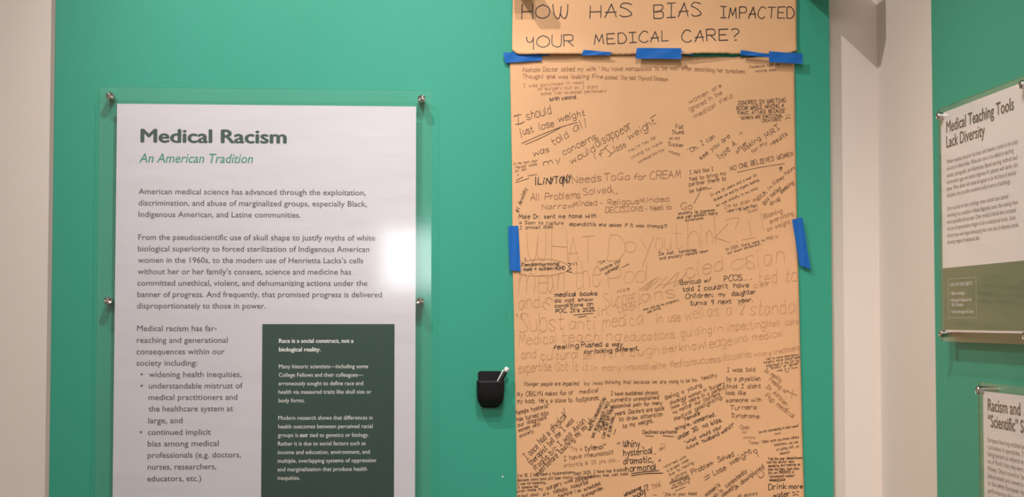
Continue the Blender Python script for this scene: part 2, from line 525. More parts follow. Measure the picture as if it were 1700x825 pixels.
# ------------------------------------------------------------------ kraft paper
def lerp_edge(edge, z):
    """edge: list of (x, z) from top to bottom"""
    if z >= edge[0][1]:
        return edge[0][0]
    for (x0, z0), (x1, z1) in zip(edge, edge[1:]):
        if z >= z1:
            t = (z0 - z) / (z0 - z1)
            return x0 + (x1 - x0) * t
    return edge[-1][0]

def relief_main(x, z):
    a = 0.0042 + 0.0011 * math.sin(5.1 * x + 3.3 * z + 0.8) + 0.0008 * math.sin(17 * x - 9 * z + 1.0) + 0.0004 * math.sin(31 * z + 4 * x)
    a += 0.0012 * math.exp(-((z - 1.47) / 0.05) ** 2 - ((x - 0.35) / 0.06) ** 2)
    return max(a, 0.0012)

HB = on_y(1085, 91, 0).z
def relief_head(x, z):
    # bottom hem stands off the wall between the tapes
    t = max(0.0, 1 - (z - HB) / 0.05)
    lift = 0.0085 * t * t * (0.55 + 0.45 * math.sin(21 * x + 1.2))
    return 0.0075 + lift + 0.0010 * math.sin(7 * x + 5 * z) + 0.0005 * math.sin(23 * x)

def sheet(name, left, right, topf, botf, relief, nu, nv, material, parent, th=0.0004):
    V, Fs = [], []
    for s in (0, 1):
        for j in range(nv + 1):
            for i in range(nu + 1):
                s_ = i / nu
                t_ = j / nv
                zt0, zb0 = topf(s_), botf(s_)
                z = zt0 + (zb0 - zt0) * t_
                xl, xr = lerp_edge(left, z), lerp_edge(right, z)
                x = xl + (xr - xl) * s_
                V.append((x, -relief(x, z) + s * th, z))
    W = nu + 1
    N = W * (nv + 1)
    for j in range(nv):
        for i in range(nu):
            a = j * W + i
            Fs.append((a, a + W, a + W + 1, a + 1))
            Fs.append((N + a, N + a + 1, N + a + W + 1, N + a + W))
    bd = [i for i in range(W)] + [j * W + nu for j in range(1, nv + 1)] + [nv * W + i for i in range(nu - 1, -1, -1)] + [j * W for j in range(nv - 1, 0, -1)]
    for k in range(len(bd)):
        a, b = bd[k], bd[(k + 1) % len(bd)]
        Fs.append((a, b, N + b, N + a))
    return mesh(name, V, Fs, material, parent, smooth=True)

def E(pts, Y=-0.003):
    return [(on_y(px, py, Y).x, on_y(px, py, Y).z) for px, py in pts]
left = E([(846, 90), (848, 180), (850, 290), (851, 450), (853, 520), (855, 640), (857, 730), (858, 825), (866, 1300)])
right = E([(1318.5, 93), (1320, 190), (1321, 250), (1323, 355), (1325, 450), (1327, 520), (1328.5, 590), (1331, 680), (1333, 760), (1335, 825), (1343, 1300)])
zt = on_y(1085, 91, -0.003).z
rr = random.Random(5)
wob = [rr.uniform(-1, 1) for _ in range(200)]
def main_top(s):
    k = s * 120
    j = wob[int(k)] * (1 - k % 1) + wob[int(k) + 1] * (k % 1)
    base = on_y(846 + 473 * s, 88 if s < 0.55 else (88 + (s - 0.55) / 0.1 * 6.5 if s < 0.65 else 94.5), -0.003).z
    return base + 0.0008 * j
def main_bot(s):
    return 0.55
KS = thing('paper_sheet', 'long sheet of brown kraft paper covered in visitors’ handwritten notes, taped to the green wall', 'paper', (on_y(1090, 500, 0).x, 0, 1.3))
ks = sheet('kraft_sheet', left, right, main_top, main_bot, relief_main, 110, 190, M_KRAFT, KS)
hl = E([(852, -70), (851, 0), (850, 88)], -0.006)
hr = E([(1323, -70), (1322, 0), (1322, 84)], -0.006)
def head_bot(s):
    px = 850 + 472 * s
    y = 91.0
    if s > 0.62:
        y = 90.5 - 1.0 * math.sin((s - 0.62) * 16)
    if s > 0.955:
        y -= (s - 0.955) / 0.045 * 5.5
    if s < 0.02:
        y -= (0.02 - s) / 0.02 * 7
    k = s * 130
    j = wob[60 + int(k) % 130] * (1 - k % 1) + wob[61 + int(k) % 130] * (k % 1)
    return on_y(px, y, -0.006).z + (0.0010 if s > 0.33 else 0.0004) * j
KH = thing('paper_banner', 'torn brown kraft strip with a question in big black capitals, above the long sheet', 'paper', (on_y(1085, 40, 0).x, 0, 2.07))
kh = sheet('kraft_strip', hl, hr, lambda s: on_y(1085, -68, -0.006).z, head_bot, relief_head, 130, 40, M_KRAFT, KH)

# ------------------------------------------------------------------ handwriting: a single-stroke alphabet
# points are 'xy' (y in hex, 3 = baseline, 8 = x-height, b = cap height, 0 = descender); '~' = curved stroke
G = {
'a': (4, "~47 38 18 06 04 13 23 46|48 43"), 'b': (4, "0b 03|~06 18 38 46 44 33 13 04"), 'c': (4, "~47 38 18 06 04 13 33 44"),
'd': (4, "~47 38 18 06 04 13 33 45|4b 43"), 'e': (4, "~06 46 47 38 18 06 04 13 33 44"), 'f': (3, "~4a 3b 2a 17 13|07 37"),
'g': (4, "~47 38 18 06 04 13 33 45|~48 42 30 10 01"), 'h': (4, "0b 03|~06 18 38 46 43"), 'i': (1, "08 03|0a 1b"), 'j': (2, "~18 11 00|1a 2b"),
'k': (4, "0b 03|48 05 43"), 'l': (1, "0b 03"), 'm': (6, "08 03|~06 18 28 36 33|~36 48 58 66 63"), 'n': (4, "08 03|~06 18 38 46 43"),
'o': (4, "~18 06 04 13 33 44 47 38 18"), 'p': (4, "08 00|~07 18 38 46 44 33 13 04"), 'q': (4, "48 40|~47 38 18 06 04 13 33 45"),
'r': (3, "08 03|~06 18 38"), 's': (4, "~47 38 18 07 16 35 44 33 13 04"), 't': (3, "~1b 14 23 34|08 38"), 'u': (4, "~08 04 13 33 45|48 43"),
'v': (4, "08 23 48"), 'w': (6, "08 13 37 53 68"), 'x': (4, "08 43|48 03"), 'y': (4, "08 24|48 10"), 'z': (4, "08 48 03 43"),
'A': (5, "03 3b 53|06 56"), 'B': (5, "0b 03|~0b 4b 59 37 07|~07 47 55 43 03"), 'C': (5, "~5a 4b 2b 08 05 23 43 54"), 'D': (5, "0b 03|~0b 3b 58 55 33 03"),
'E': (5, "5b 0b 03 53|07 47"), 'F': (5, "5b 0b 03|07 47"), 'G': (5, "~5a 4b 2b 08 05 23 43 55|36 56 53"), 'H': (5, "0b 03|5b 53|07 57"),
'I': (4, "0b 4b|2b 23|03 43"), 'J': (4, "~4b 45 23 04"), 'K': (5, "0b 03|5b 06 53"), 'L': (4, "0b 03 43"), 'M': (6, "03 1b 35 5b 63"),
'N': (5, "03 0b 53 5b"), 'O': (6, "~3b 09 05 33 65 69 3b"), 'P': (5, "0b 03|~0b 4b 59 47 07"), 'Q': (6, "~3b 09 05 33 65 69 3b|46 63"),
'R': (5, "0b 03|~0b 4b 59 47 07|27 53"), 'S': (5, "~5a 3b 1b 09 28 46 54 33 13 04"), 'T': (6, "0b 6b|3b 33"), 'U': (5, "~0b 05 23 43 55 5b"),
'V': (5, "0b 33 5b"), 'W': (7, "~0b 15 33 48|~4a 45 63 76 7b"), 'X': (5, "0b 53|5b 03"), 'Y': (5, "0b 37|5b 13"), 'Z': (5, "0b 5b 03 53"),
'0': (4, "~2b 09 05 23 45 49 2b"), '1': (2, "09 1b 13"), '2': (4, "~09 1b 3b 49 25 03|03 43"), '3': (4, "~0a 2b 4a 48 27|~27 46 44 23 04"),
'4': (4, "2b 06 46|3b 33"), '5': (4, "4b 0b 08|~08 38 46 44 23 04"), '6': (4, "~3b 08 04 23 44 46 27 06"), '7': (4, "0b 4b 13"),
'8': (4, "~2b 0a 17 36 44 23 04 16 38 4a 2b"), '9': (4, "~48 27 09 2b 4a 48|~49 45 23"),
'.': (1, "03 13"), ',': (1, "14 02"), '!': (1, "0b 05|03 13"), '?': (4, "~0a 2b 4a 48 26 25|23 33"), "'": (1, "0b 09"), '"': (3, "0b 09|2b 29"),
'-': (3, "06 36"), '/': (4, "03 4b"), ':': (1, "07 17|03 13"), ';': (1, "07 17|14 02"), '(': (2, "~2c 18 13 21"), ')': (2, "~0c 18 13 01"),
'=': (4, "05 45|08 48"), '&': (5, "~53 2b 0a 35 13 04 26 46"), '#': (5, "13 3b|33 5b|06 56|09 59"), '+': (4, "07 47|29 25"), '@': (6, "~46 27 25 46 57 58 3a 08 04 33 53"),
'<': (3, "38 05 32"), '^': (5, "~2a 4b 59 23|~2a 0b 09 23"), '_': (4, "03 43"), '*': (4, "05 49|45 09|07 47"),
}
def parse(spec):
    out = []
    for st in spec.split('|'):
        sm = st[0] == '~'
        pts = [(int(p[0]), int(p[1], 16) - 3) for p in st.lstrip('~').split()]
        out.append((sm, pts))
    return out
G = {k: (wd, parse(s)) for k, (wd, s) in G.items()}
G['h_'] = G['h']
YHEAD = (4, [(True, [(0, 8), (0.5, 5), (2.5, 4), (4, 7)]), (False, [(4, 8), (3.9, -1.5)])])

def spline(pts, n=4):
    if len(pts) < 3:
        return pts
    P = [pts[0]] + list(pts) + [pts[-1]]
    out = []
    for i in range(1, len(P) - 2):
        p0, p1, p2, p3 = P[i - 1], P[i], P[i + 1], P[i + 2]
        for k in range(n):
            t = k / n
            out.append(tuple(0.5 * (2 * p1[c] + (p2[c] - p0[c]) * t + (2 * p0[c] - 5 * p1[c] + 4 * p2[c] - p3[c]) * t * t + (3 * p1[c] - p0[c] - 3 * p2[c] + p3[c]) * t ** 3) for c in (0, 1)))
    out.append(tuple(pts[-1]))
    return out

RND = random.Random(11)
class Ink:
    def __init__(self, relief):
        self.V, self.F, self.rel = [], [], relief
        self.k = 0
        self.lift = RND.random()
    def stroke(self, pts, wpx):
        wpx = wpx * 0.78
        """pts in photograph pixels on the wall plane, wpx ink width in pixels"""
        P = [on_y(x, y, -0.004) for x, y in pts]
        P = [Vector((p.x, p.z)) for p in P]
        Q = [P[0]]
        for p in P[1:]:
            if (p - Q[-1]).length > 0.0003:
                Q.append(p)
        if len(Q) == 1:
            Q.append(Q[0] + Vector((0.0009, 0)))
        # long straight runs need steps so the ink follows the paper
        S = [Q[0]]
        for p in Q[1:]:
            n = int((p - S[-1]).length / 0.012)
            a = S[-1].copy()
            for k in range(1, n + 1):
                S.append(a.lerp(p, k / (n + 1)))
            S.append(p)
        hw = wpx * 0.00125 / 2
        # sharp corners start a new run so that the ink keeps its width
        runs, cur = [], [S[0]]
        for i in range(1, len(S)):
            cur.append(S[i])
            if i < len(S) - 1:
                d0, d1 = (S[i] - S[i - 1]).normalized(), (S[i + 1] - S[i]).normalized()
                if d0.dot(d1) < 0.70:
                    runs.append(cur)
                    cur = [S[i]]
        runs.append(cur)
        self.k = (self.k + 1) % 9
        lay = 0.00030 + self.k * 0.00003 + 0.0003 * self.lift
        for S in runs:
            n0 = len(self.V)
            for i, p in enumerate(S):
                a = S[max(i - 1, 0)]; b = S[min(i + 1, len(S) - 1)]
                d = (b - a)
                d = d.normalized() if d.length > 1e-9 else Vector((1, 0))
                n = Vector((-d.y, d.x)) * hw * (0.85 + 0.3 * RND.random())
                q = p - d * hw * 0.7 if i == 0 else (p + d * hw * 0.7 if i == len(S) - 1 else p)
                for s in (1, -1):
                    v = q + n * s
                    self.V.append((v.x, -self.rel(v.x, v.y) - lay, v.y))
            for i in range(len(S) - 1):
                a = n0 + 2 * i
                self.F.append((a, a + 1, a + 3, a + 2))
    def line(self, x0, y0, x1, y1, h, text, wpx, jit=1.0, yhead=False):
        # natural width
        wpx = wpx * max(0.66, min(1.0, h / 7.5))
        tot, adv = 0.0, []
        for ch in text:
            wd = 4.6 if ch == ' ' else (YHEAD[0] if yhead and ch == 'Y' else G.get(ch, G['o'])[0])
            adv.append(tot)
            tot += wd + (1.9 if ch != ' ' else 0.6)
        tot = max(tot - 1.9, 1.0)
        L = math.hypot(x1 - x0, y1 - y0)
        ux, uy = (x1 - x0) / L, (y1 - y0) / L
        nx, ny = uy, -ux          # up
        low = any(c_.islower() for c_ in text) and h < 14
        sx, sy = L / tot, h * (0.86 if low else 1.0) / 8.0
        drift = 0.0
        for ch, a in zip(text, adv):
            if ch == ' ':
                continue
            wd, sts = YHEAD if (yhead and ch == 'Y') else G.get(ch, G['o'])
            drift = 0.6 * drift + RND.uniform(-0.35, 0.35) * jit
            k = 1 + RND.uniform(-0.10, 0.10) * jit
            sh = RND.uniform(-0.02, 0.16) * jit
            for sm, pts in sts:
                q = [(px + RND.uniform(-0.22, 0.22) * jit, py + RND.uniform(-0.22, 0.22) * jit) for px, py in pts]
                if sm:
                    q = spline(q, 4)
                out = []
                for gx, gy in q:
                    X = (a + gx * min(k, 1.06)) * sx + gy * sy * sh
                    Y = (gy * k + drift) * sy
                    out.append((x0 + ux * X + nx * Y, y0 + uy * X + ny * Y))
                self.stroke(out, wpx)
    def build(self, name, material, parent):
        return mesh(name, self.V, self.F, material, parent)

# header words
for t, x0, y0, x1, y1, h in (('HOW', 866, 31.5, 941, 31, 23), ('HAS', 979, 31, 1047, 28, 21), ('BIAS', 1085, 31.5, 1163, 27, 22), ('IMPACTED', 1196, 30.5, 1317, 30.5, 18),
                             ('YOUR', 874, 80.5, 951, 78, 19), ('MEDICAL', 986, 74.5, 1109, 68.5, 17), ('CARE?', 1132, 70.5, 1225, 66.5, 19)):
    ink = Ink(relief_head)
    ink.line(x0, y0, x1, y1, h, t, 2.0, 0.55, yhead=True)
    ink.build('marker_word', M_HEAD, kh)

# visitors' notes: (ink 0..3, width px, [(x0,y0,x1,y1,height,text)...], [extra strokes])
D, M_, T, FA = 0, 1, 2, 3
NOTES = [
(T, 1.0, [(867,119,1130,116,8,'Asshole Doctor asked my wife "You have menopausal to be well"'), (1132,116,1238,122,7.5,'after describing her symptoms.'),
     (867,130,1000,130,7.5,'Thought she was looking Fine'), (1004,131,1108,134,7.5,'pushed. She had Thyroid Disease')], []),
(T, 0.9, [(869,145,968,139,6,'I was convinced in need'), (893,150,992,146,6,'of surgery but as I didnt'), (898,158,1006,153,6,'some line revealed permanent')], []),
(D, 1.3, [(913,167.5,958,163,6.5,'birth control.')], []),
(D, 0.9, [(1244,113,1294,109,4.5,'Facebook told me'), (1253,120,1287,117.5,4.5,'vaccine died')], []),
(M_, 1.2, [(855,207,866,205,15,'I'), (875,199,915,188,14,'should'), (864,225,886,219,13,'just'), (896,216,920,209,13,'lose'), (928,203,971,191,13,'weight')],
     [[(866,238),(893,226),(925,213),(958,203)], [(872,240),(900,228),(930,212)], [(853,194),(862,190)], [(860,207),(871,202)]]),
(M_, 1.1, [(886,260,912,251,11,'was'), (919,242,944,227,13,'told'), (953,219,975,211,14,'all'), (903,275,931,268,11,'my'), (936,257,991,230,12,'concerns'),
     (949,272,988,250,12,'would'), (991,244,1049,212,14,'disappear'), (989,265,1003,258,12,'if'), (1011,260,1019,252,14,'I'), (1022,252,1040,243,13,'lose'), (1045,232,1090,205,13,'weight')], [[(1079,196),(1089,190)]]),
(M_, 0.9, [(1044,253,1090,229,5.5,"You're too far"), (1048,263,1100,238,5.5,'young to have'), (1060,271,1104,249,5.5,'osteoarthritis.')], []),
(D, 0.9, [(853,274,892,268,4.5,'in my own your'), (855,280.5,891,274,4.5,'"Period" costs'), (855,286,874,282,4.5,'on Jan')], [[(856,303),(878,296)], [(857,299),(868,294)], [(876,292),(891,289.5)], [(859,292),(861,289)]]),
(M_, 1.1, [(1122,214,1134,213,8,'Fat'), (1115,223,1135,222,7,'Thumb'), (1111,232,1128,231,6,'on my'), (1109,241,1134,244,7,'Sucker'), (1110,253,1128,259,6,'room')], []),
(M_, 1.1, [(1144,255,1187,229,9,'"Oh, I can'), (1163,265,1212,228,8,'see you are'), (1194,264,1225,239,11,'type A.')], [[(1228,223),(1229,219)], [(1231,222),(1232,218)]]),
(M_, 1.1, [(1224,255,1241,238,7,'after'), (1236,251,1263,231,8,'asking'), (1249,254,1259,248,6,'for'), (1263,244,1274,238,7,'my'), (1273,230,1295,213,9,'MRI'), (1281,242,1308,224,8,'results')], []),
(T, 1.1, [(1145,172,1198,144,8,'women are'), (1146,185,1199,156,8,'ignored in the'), (1154,196,1216,161,8,'medical field')], []),
(D, 1.1, [(1225,174,1304,169,6.2,'IGNORED IN WAITING'), (1223,183,1301,178,6.2,'ROOM WHILE HAVING A'), (1225,190.5,1303,186,6,'PANIC ATTACK BECAUSE'), (1228,198.5,1299,194,5.2,'"WOMEN ARE EMOTIONAL'), (1265,203,1300,199.5,4.8,'CREATURES."')],
     [[(1306,191),(1307,192)], [(1310,190),(1311,191)], [(1304,198),(1308,195),(1312,196)]]),
(M_, 1.1, [(1213,283.5,1317,258,7,'NO ONE BELIEVES WOMEN')], [[(1224,286),(1260,278),(1303,271.5)]]),
(D, 1.5, [], [[(1296,284),(1297,277.5)], [(1293.5,280),(1297,277),(1299,280)]]),
(M_, 1.1, [(1145,289.5,1184,283,7,'I felt like I'), (1145,300,1205,290,7,'had to bring my'), (1144,309,1205,299,7,'partner there to'), (1145,320,1174,314,7,'be taken')], [[(1174,314),(1181,312)], [(1163,317),(1152,338)]]),
(D, 2.0, [(893,306,914,305,12,'LiN'), (914,305,948,303,12,'YTONY')], [[(889,307),(889,294)], [(935,309),(933,297)]]),
(T, 1.2, [(950,304,998,300,13,'Needs'), (1003,300,1021,299,13,'To'), (1025,298,1045,298,13,'Go'), (1052,297.5,1072,297.5,11,'for'), (1079,297,1129,295,12,'CREAM')], []),
(T, 1.2, [(881,333,963,328,13,'All Problems'), (969,324,1014,319,13,'Solved'), (1022,323,1025,320,14,'!')], []),
(T, 1.1, [(900,348,952,344,10,'Narrow'), (952,343,991,340,10,'Minded'), (996,340,1060,338,10,'- Religous'), (1062,337,1110,334,10,'Minded'), (1005,353,1068,350,8.5,'DECISIONS'), (1071,349,1114,347,9,'- Need to'), (1130,347,1149,347,12,'Go')], []),
(M_, 1.1, [(861,353,875,313,7,'#1 Anxiety')], []),
(D, 1.0, [(861,362.5,989,361,7.5,'Male Dr. sent me home with'), (862,371.5,935,372.5,6,'a Soon to rupture'), (945,374,1107,378,6.5,'appendicitis and asked if it was cramps.^'), (863,380.5,919,378.5,6,'I almost died.')], []),
(D, 1.0, [(1180,326,1256,292,4.8,'In one 24 years and a man 20'), (1186,334,1260,300,4.8,'Broken me and my organs testing'), (1190,343,1259,313,4.8,'so was anxiety in my mind.')], []),
(T, 1.0, [(1203,346,1261,332,6.5,"I'm so drain and"), (1240,354,1260,348.5,5,'"Scans"')], []),
(D, 1.0, [(1207,352,1257,342.5,5,'Lupus Liver Lupe Right'), (1228,351,1238,348,4,'it is')], []),
(M_, 1.1, [(1260,332,1274,321,8,'OUh'), (1277,316,1283,311,6,'in'), (1285,307,1302,295,6.5,'Kidney'), (1305,291,1320,279,6,'Failure')], []),
(M_, 1.1, [(1268,339,1278,331,7,'got'), (1281,327,1297,314,7,'called'), (1280,341,1295,331,7,'drug'), (1297,321,1318,304,7,'seeking')], []),
(T, 1.1, [(1269,363,1299,352,8,'Blaming'), (1279,371,1318,356,8,'everything'), (1275,384,1312,371,8,'on weight')], []),
(D, 1.3, [(1126,356.5,1187,350.5,5.5,'anxiety is common'), (1124,363.5,1191,355.5,5.5,'and can exhibit many'), (1138,367.5,1167,364,5,'symptoms')], []),
(FA, 1.1, [(873,434,940,435,50,'WH'), (944,435,985,433,42,'AT'), (1008,431,1036,430,42,'D'), (1038,419,1053,419,17,'O'), (1062,441,1083,438,46,'Y'), (1088,415,1114,413,27,'ou'), (1119,413,1160,411,44,'th'), (1165,407,1184,405,36,'in'), (1188,405,1210,402,48,'k')],
     [[(1205,366),(1216,362),(1227,363),(1222,376),(1221,381)], [(1205,381),(1206,382)], [(1242,365),(1248,391)], [(1262,351),(1268,382)], [(1222,401),(1224,401)], [(1232,398),(1254,394)]]),
(FA, 1.1, [(861,488,910,484,48,'me'), (910,484,935,482,45,'an'), (952,478,966,478,42,'t'), (968,478,996,474,50,'he'), (1010,476,1030,474,27,'P'), (1036,469,1070,466,26,'oo'), (1072,464,1080,464,30,'l'), (1140,461,1200,448,24,'cied'), (1215,448,1240,444,25,'a'), (1240,445,1303,436,30,'sian')],
     [[(1062,481),(1078,468),(1092,460)], [(1066,483),(1084,466),(1072,482),(1096,462)], [(1086,480),(1108,458)], [(1100,478),(1126,452),(1118,476),(1140,452)], [(1094,474),(1112,470),(1134,462)]]),
(T, 0.9, [(1025,487,1045,481,6.5,'nice')], []),
(FA, 1.2, [(862,514,895,509,20,'and'), (908,514,918,498,18,'m'), (1005,510,1062,501,22,'Surgeri'), (1066,501,1120,492,20,'ans'), (1252,478,1275,473,10,'cies'), (1260,470,1322,466,22,'ted to')], []),
(FA, 1.2, [(994,524,1066,512,14,'in. their')], []),
(FA, 1.2, [(862,552,935,548,30,'Subst'), (945,547,987,546,20,'anti'), (1000,544,1066,537,20,'medica'), (1090,536,1130,532,14,'in use'), (1138,532,1170,525,20,'well'), (1175,525,1235,522,20,'as a 2'), (1245,523,1325,519,24,'standai')], []),
(D, 1.2, [], [[(858,521),(859,526)], [(865,521),(866,526)]]),
(FA, 1.2, [(862,573,925,568,17,'Medical'), (932,568,1030,564,17,'teaching'), (1036,565,1094,563,14,'educati'), (1096,563,1182,553,14,'ons guiding'), (1186,551,1200,549,11,'in'), (1208,550,1270,543,14,'impecting'), (1272,542,1326,538,12,'their care')], []),
(FA, 1.2, [(866,596,890,593,15,'and'), (898,597,960,594,14,'cultural'), (968,596,1005,592,14,'self ly'), (1010,594,1095,586,14,'through'), (1100,586,1125,582,13,'their'), (1128,583,1215,572,14,'knowledge'), (1220,569,1240,565,12,'and'), (1250,565,1300,558,13,'medical')], []),
(FA, 1.2, [(861,618,915,614,15,'expertise'), (922,616,975,614,14,'Got it it'), (982,615,1030,614,11,'in many'), (1036,614,1088,612,11,'innovative'), (1090,612,1148,606,13,'the Medical'), (1150,604,1196,600,12,'success'), (1200,598,1247,592,13,'discoveries'), (1252,592,1280,590,10,'where'), (1285,588,1328,580,9,'treatment')], []),
(D, 1.3, [(919,580,960,576.5,8.5,'feeling'), (965,576,1033,574,8.5,'Pushed a way'), (969,587,984,586,7,'for'), (988,586,1060,581,7.5,'looking different,')], []),
(D, 1.4, [(921,492,956,491,7.5,'medical'), (963,490.5,991,490,7,'books'), (921,501.5,983,499,6.5,'do not show'), (921,510,984,507,6.5,'conditions on'), (922,519,988,516,7,"POC. It's 2025.")], [[(952,523),(968,521.5),(984,520)], [(960,526.5),(973,524.5)]]),
(D, 1.2, [(1129,472.5,1180,468,8.5,'Boricua w/'), (1202,467.5,1232,464.5,9,'PCOS'), (1134,484,1151,482,8.5,'told'), (1158,482,1208,478,8.5,"I couldn't"), (1218,477.5,1243,476,8.5,'have'), (1138,495.5,1184,492,8.5,'Children;'), (1193,492,1204,491,7,'my'), (1215,491,1254,487,8.5,'daughter'), (1146,507,1214,503,8.5,'turns 9 next'), (1225,502,1250,500,8,'year.')], [[(1235,465),(1236,465)], [(1239,464.5),(1240,464.5)], [(1246,463.5),(1247,463.5)]]),
(D, 1.0, [(1068,516,1127,499,4.2,'they told me my pregnancy'), (1075,520,1096,512,4.2,'was wrong')], []),
(D, 1.4, [(866,442.5,928,440,6.5,'Female=hormonal'), (869,449.5,938,447,6.5,'male = autism/ADHD')], [[(942,437),(948,438),(944,443),(948,446),(941,450),(950,452)], [(952,436),(952,440)], [(956,435),(957,439)], [(871,428),(873,432)]]),
(T, 0.8, [], [[(866,436),(880,432),(905,430),(930,434),(944,441)], [(862,455),(880,458),(915,457),(940,451)]]),
(D, 1.0, [(993,440,1004,434,5,'"Its'), (997,450,1031,434,5.5,'because your'), (1005,456,1030,442,5.5,'overweight"')], [[(1032,444),(1044,438)]]),
(D, 1.1, [(1093,424,1118,421,6,'Its Just'), (1127,420,1156,416.5,5.5,'hormones'), (1095,431,1134,426,5.5,'and anxiety"'), (1136,425,1175,418,5,'-female team')], []),
(D, 1.0, [(1205,416,1292,394,5,'In 2024, there were no POC in'), (1208,422,1266,405,4.5,'our exam textbooks...')], []),
(M_, 1.0, [(870,640,960,639,7,'Younger people are impacted'), (970,639,1000,638,6.5,'by less'), (1004,637,1105,636,6.5,'thinking that because we are'), (1110,636,1157,633,6.5,'young to be too'), (1165,631,1190,625,7,'healthy')], []),
(M_, 1.0, [(858,657.5,900,656.5,8.5,'My OBGYN'), (905,656,950,655,8,'makes fun of'), (962,653,993,650,7.5,'medical'), (859,669,950,667,8,"my body. He's a slave to"), (956,667,995,663,8.5,'footphones.')], []),
(M_, 1.2, [(857,688,912,676,7.5,'female hysteria"'), (858,699,910,688,7.5,'has turned into'), (860,708,907,695,7,'our diagnosis'), (861,717,897,706,7,'women with'), (863,726,886,717,6.5,'anxiety')], []),
(M_, 1.2, [(875,763,941,691,12,'I once had a physical'), (882,772,953,699,10.5,'therapist tell me I was'), (889,781,972,700,10.5,'fragile b/c I was Asian'), (893,791,987,697,10.5,'even before touching my my wk.')], [[(938,690),(936,677)]]),
(D, 1.2, [(980,715,1006,661,4.8,'MALE X EMBARRASSING'), (985,727,1012,667,4.8,'WAS MISDIAGNOSED TWICE'), (996,717,1006,690,4.8,'FOR BEEN'), (1001,714,1013,682,4.8,'COMPLICATED'), (1003,728,1019,676,4.8,'CAN HEAR MY PAIN'), (1012,726,1020,692,4.8,'AS SOMETHING')], [[(1019,721),(1022,712)], [(1012,672),(1015,678)]]),
(M_, 1.2, [(1014,656,1092,654,7,'I have sustained chronic'), (1014,667,1093,662,7,'currently unexplained'), (1015,677,1099,671,7,'abdominal pain for many'), (1020,689,1103,680,7.5,'years. Doctors are quick'), (1028,699,1100,690,7.5,'to draw attention'), (1034,710,1085,701,7.5,'to my weight.')], []),
(D, 1.2, [(1067,720,1092,719,6.5,'Declined'), (1095,719.5,1124,718.5,5.5,'sterilization')], [[(1071,723.5),(1085,724)], [(1100,723),(1118,724.5)]]),
(M_, 1.2, [(1105,663.5,1165,641,7,'Being a young'), (1113,671,1203,638,6.5,'disabled woman in Surgery'), (1114,679,1205,645,6.5,'(was 25 years in a parent)'), (1118,687,1195,655,6.5,'no matter our journeys'), (1120,699,1200,660,7,'Medical gaslighting.')], []),
(D, 1.3, [(1137,698.5,1162,688,6.5,'female'), (1122,714,1147,705,6.5,'single,'), (1152,703,1187,690,7.5,'unmarried.'), (1126,729,1160,713,8,'under 30.'), (1167,710,1199,699,7.5,'no kids.'), (1137,737,1156,729,6,'"what'), (1162,727,1198,710,6.5,'would your'), (1140,746,1159,737,6,'future'), (1167,735,1194,722,7,'husband'), (1198,720,1220,706,7,'want?"')], []),
(M_, 1.1, [(1207,617,1253,616,8,'I was told'), (1206,632,1261,631.5,8,'by a physician'), (1206,644,1262,644,7.5,'that I didnt'), (1205,655,1237,655,8,'look like'), (1205,667,1264,666,7,'someone with'), (1211,680,1255,679,8,'Turners'), (1214,692,1262,694,7.5,'Syndrome.')], []),
(D, 1.0, [(1272,597.5,1326,590,4.6,'had to have emergency'), (1268,603,1328,594.5,4.6,'surgery, nurse called name'), (1272,609,1327,600,4.6,'diagnosed in the ER for'), (1278,613,1327,604.5,4.4,'"anxiety" or "gender"'), (1290,617,1324,611,4.2,'was it a form'), (1304,619,1311,618,4,'it.')], []),
(T, 1.1, [(1268,616,1296,634,7.5,'In reality'), (1276,631,1303,653,8,'Feeling of'), (1271,643,1304,673,8,'In African'), (1269,658,1316,694,9,'Pop medical'), (1307,650,1313,660,9,'X')], []),
(T, 1.1, [(1228,711.5,1244,712,7,'Open'), (1231,719,1240,718.5,4,'for'), (1234,728,1254,728,5,'chronic'), (1242,737,1259,737,6,'Times!')], []),
(D, 1.0, [(1258,719,1313,710,4.6,'"you are overreacting to basic'), (1315,710,1327,707,4,'issues"'), (1286,721.5,1296,720,3.6,'now'), (1264,735.5,1326,727,5,'"What more you know others'), (1285,740,1325,735,4.8,'symptoms, you are'), (1289,748,1326,742,4.8,'on going still. on'), (1294,754.5,1312,752,4.6,'research"')], []),
(D, 1.2, [(1275,763.5,1332,761.5,4.8,'Told the year female/human'), (1273,769,1318,767.5,4.6,'had the doctor were'), (1275,775,1328,772.5,4.6,'speaking and hearing us'), (1275,781,1326,779,4.6,'then the baby. Dont even'), (1275,786.5,1317,785,4.4,'but we ORDERED a'), (1276,792.5,1320,791,4.4,'"ultrasound number"'), (1277,798,1304,796,4,'allegations.')], [[(1277,797),(1290,798.5),(1303,797)]]),
(D, 1.5, [(1276,813,1305,811,10.5,'Drink'), (1310,811,1332,810,7.5,'more'), (1284,825,1310,823,9,'water')], [[(1315,817),(1319,817)], [(1322,816),(1326,816)], [(1316,823),(1320,820.5),(1325,822)]]),
(M_, 1.3, [(1149,787,1184,770,8.5,'Problem'), (1192,767,1218,757,9,'Solved'), (1185,789,1205,779,9.5,'Lose'), (1213,772,1248,751,9.5,'weight')], [[(1169,792),(1177,787)], [(1170,797),(1178,791)], [(1250,749),(1255,746),(1257,753),(1250,749)], [(1257,756),(1259,757)]]),
(T, 1.0, [(945,748,966,747.5,7,'"Try w')], []),
(D, 1.3, [(971,748,1006,744,9,'tylenol"')], []),
(M_, 1.1, [(936,765,965,760,8,'I have'), (971,759,1017,753,7.5,'rheumatoid')], []),
(T, 1.0, [(936,775.5,1029,765,7,'arthritis @ 25 yrs old....')], []),
